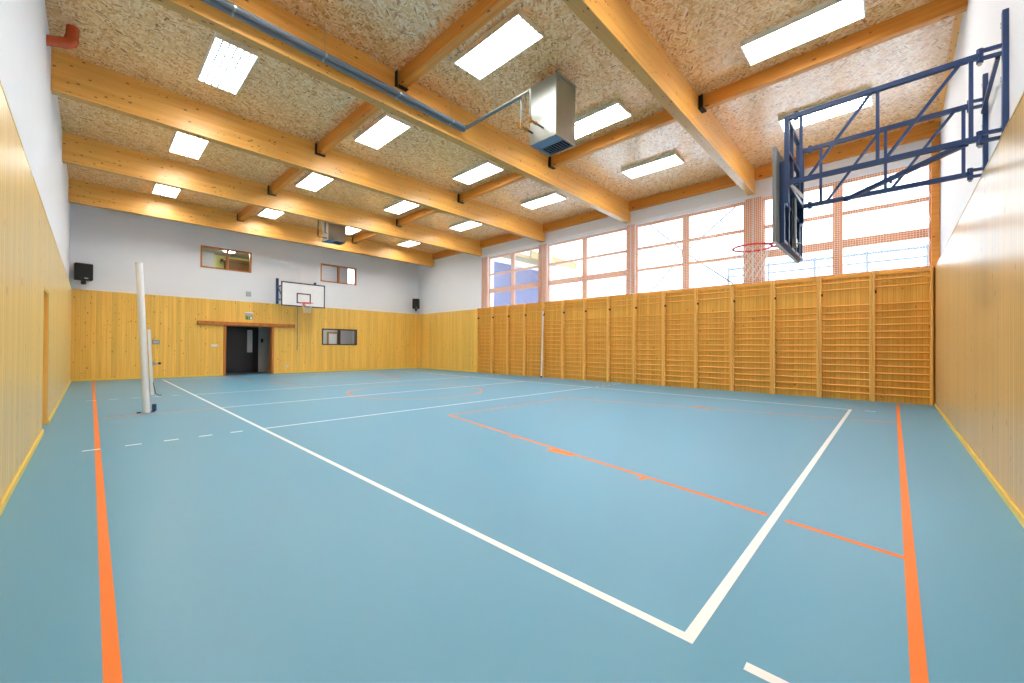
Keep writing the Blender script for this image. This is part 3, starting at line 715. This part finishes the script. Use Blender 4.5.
for p, q in (((4.61, 2.42), (4.595, 2.385)), ((4.595, 2.385), (4.615, 2.365)), ((4.615, 2.365), (4.61, 2.345)), ((4.595, 2.385), (4.575, 2.37)), ((4.575, 2.37), (4.56, 2.37)), ((4.61, 2.415), (4.63, 2.4)), ((4.605, 2.415), (4.58, 2.41))):
    mb.bar((p[0], (yf+yg)/2, p[1]), (q[0], (yf+yg)/2, q[1]), .008, .002, up=(0,1,0))
mb.bar((4.505, (yf+yg)/2, 2.395), (4.545, (yf+yg)/2, 2.395), .008, .002, up=(0,1,0)).bar((4.505, (yf+yg)/2, 2.395), (4.52, (yf+yg)/2, 2.41), .008, .002, up=(0,1,0)).bar((4.505, (yf+yg)/2, 2.395), (4.52, (yf+yg)/2, 2.38), .008, .002, up=(0,1,0))
mb.build('sign_symbol', M['wplastic'], t)
def wallbox(name, lab, cat, x, z, w, h, d, mat, y=YB, face=None):
    t = thing(name, lab, cat, (x, y, z))
    MB().cbox(x-w/2, x+w/2, y-d, y-.001, z-h/2, z+h/2, .004).build('housing', mat, t)
    MB().cbox(x-w/2+.02, x+w/2-.02, y-d-.006, y-d-.0002, z-h/2+.02, z+h/2-.02, .002).build('cover', face or mat, t)
wallbox('wall_sensor', 'small grey box on the white back wall above the doorway', 'sensor', 4.6, 3.42, .18, .2, .05, M['grey'], YB+UW)
wallbox('light_switch', 'white double switch plate left of the doorway', 'switch', 3.42, 1.22, .2, .1, .02, M['wplastic'])
wallbox('control_panel', 'small grey control box on the panelling right of the volleyball post', 'control panel', 1.66, 1.34, .2, .16, .03, M['steeldark'], face=M['grey'])
wallbox('socket_outlet', 'white round-cornered socket outlet low on the panelling right of the doorway', 'socket', 6.11, .3, .1, .1, .03, M['wplastic'])

# ------------------------------------------------------------------ outside
struct(MB().box(13.3, 90, -50, 90, -.5, -.3).build('ground_outside', M['snow']))
t = thing('annex_building', 'blue rendered neighbouring building with pale eave seen through the farthest window', 'building', (18, 17, -.3))
MB().box(15.6, 20.3, 16.4, 20, -.3, 6.4).build('facade_wall', M['facade'], t)
MB().box(15.45, 15.6, 16.3, 20, -.3, 6.4).box(15.6, 20.3, 16.33, 16.4, 6.1, 6.4).build('white_trim', M['snow'], t)
MB().box(15.3, 20.4, 15.4, 20.4, 6.4, 6.6).build('eave', M['eave'], t)
MB().box(17.6, 22.2, 15.2, 15.4, 6.42, 6.85).build('eave_beam', M['eave'], t)
t = thing('fence', 'pale fence seen faintly outside through the nearest window', 'fence', (24, -1, -.3))
for k in range(6): MB().box(24, 24.1, -3+1.9*k, -2.9+1.9*k, -.3, 5.65).build('fence_post', M['fence'], t)
MB().box(24.02, 24.08, -3, 6.6, 5.5, 5.6).box(24.02, 24.08, -3, 6.6, 5.1, 5.18).build('fence_rail', M['fence'], t)

# ------------------------------------------------------------------ light
W = bpy.data.worlds.new('overcast sky'); bpy.context.scene.world = W; W.use_nodes = True
bg = W.node_tree.nodes['Background']; bg.inputs[0].default_value = (.72, .86, 1.0, 1); bg.inputs[1].default_value = 3.0
for k, (a, b) in enumerate(WU):
    l = bpy.data.lights.new('window_portal', 'AREA'); l.shape = 'RECTANGLE'; l.size = b-a; l.size_y = WZ1-WZ0
    l.cycles.is_portal = True
    o = bpy.data.objects.new('window_portal', l); C.objects.link(o); o.location = (13.2, (a+b)/2, (WZ0+WZ1)/2)
    o.matrix_world = Matrix(((0, 0, 1, 13.2), (1, 0, 0, (a+b)/2), (0, 1, 0, (WZ0+WZ1)/2), (0, 0, 0, 1)))   # local -Z looks to -X, into the hall

# ------------------------------------------------------------------ camera
f, cx, cy = 400.675, 512, 344.434
ya, pi_, ro = map(math.radians, (46.426, .358, .364))
F = Vector((math.sin(ya)*math.cos(pi_), math.cos(ya)*math.cos(pi_), math.sin(pi_)))
R = Vector((math.cos(ya), -math.sin(ya), 0)); U = R.cross(F)
R2 = R*math.cos(ro)+U*math.sin(ro); U2 = -R*math.sin(ro)+U*math.cos(ro)
cam = bpy.data.cameras.new('camera'); co = bpy.data.objects.new('camera', cam); C.objects.link(co)
co.matrix_world = Matrix(((R2.x, U2.x, -F.x, 0), (R2.y, U2.y, -F.y, 0), (R2.z, U2.z, -F.z, 1.243), (0, 0, 0, 1)))
cam.sensor_width = 36; cam.lens = f/1024*36; cam.shift_y = (cy-341.5)/1024; cam.clip_start = .05; cam.clip_end = 500
S = bpy.context.scene; S.camera = co
S.view_settings.view_transform = 'Standard'; S.view_settings.look = 'None'; S.view_settings.gamma = 1; S.view_settings.use_curve_mapping = False
S.view_settings.exposure = .96
S.cycles.use_denoising = True
S.cycles.max_bounces = 10; S.cycles.diffuse_bounces = 6; S.cycles.glossy_bounces = 4; S.cycles.transparent_max_bounces = 16
S.cycles.sample_clamp_indirect = 8
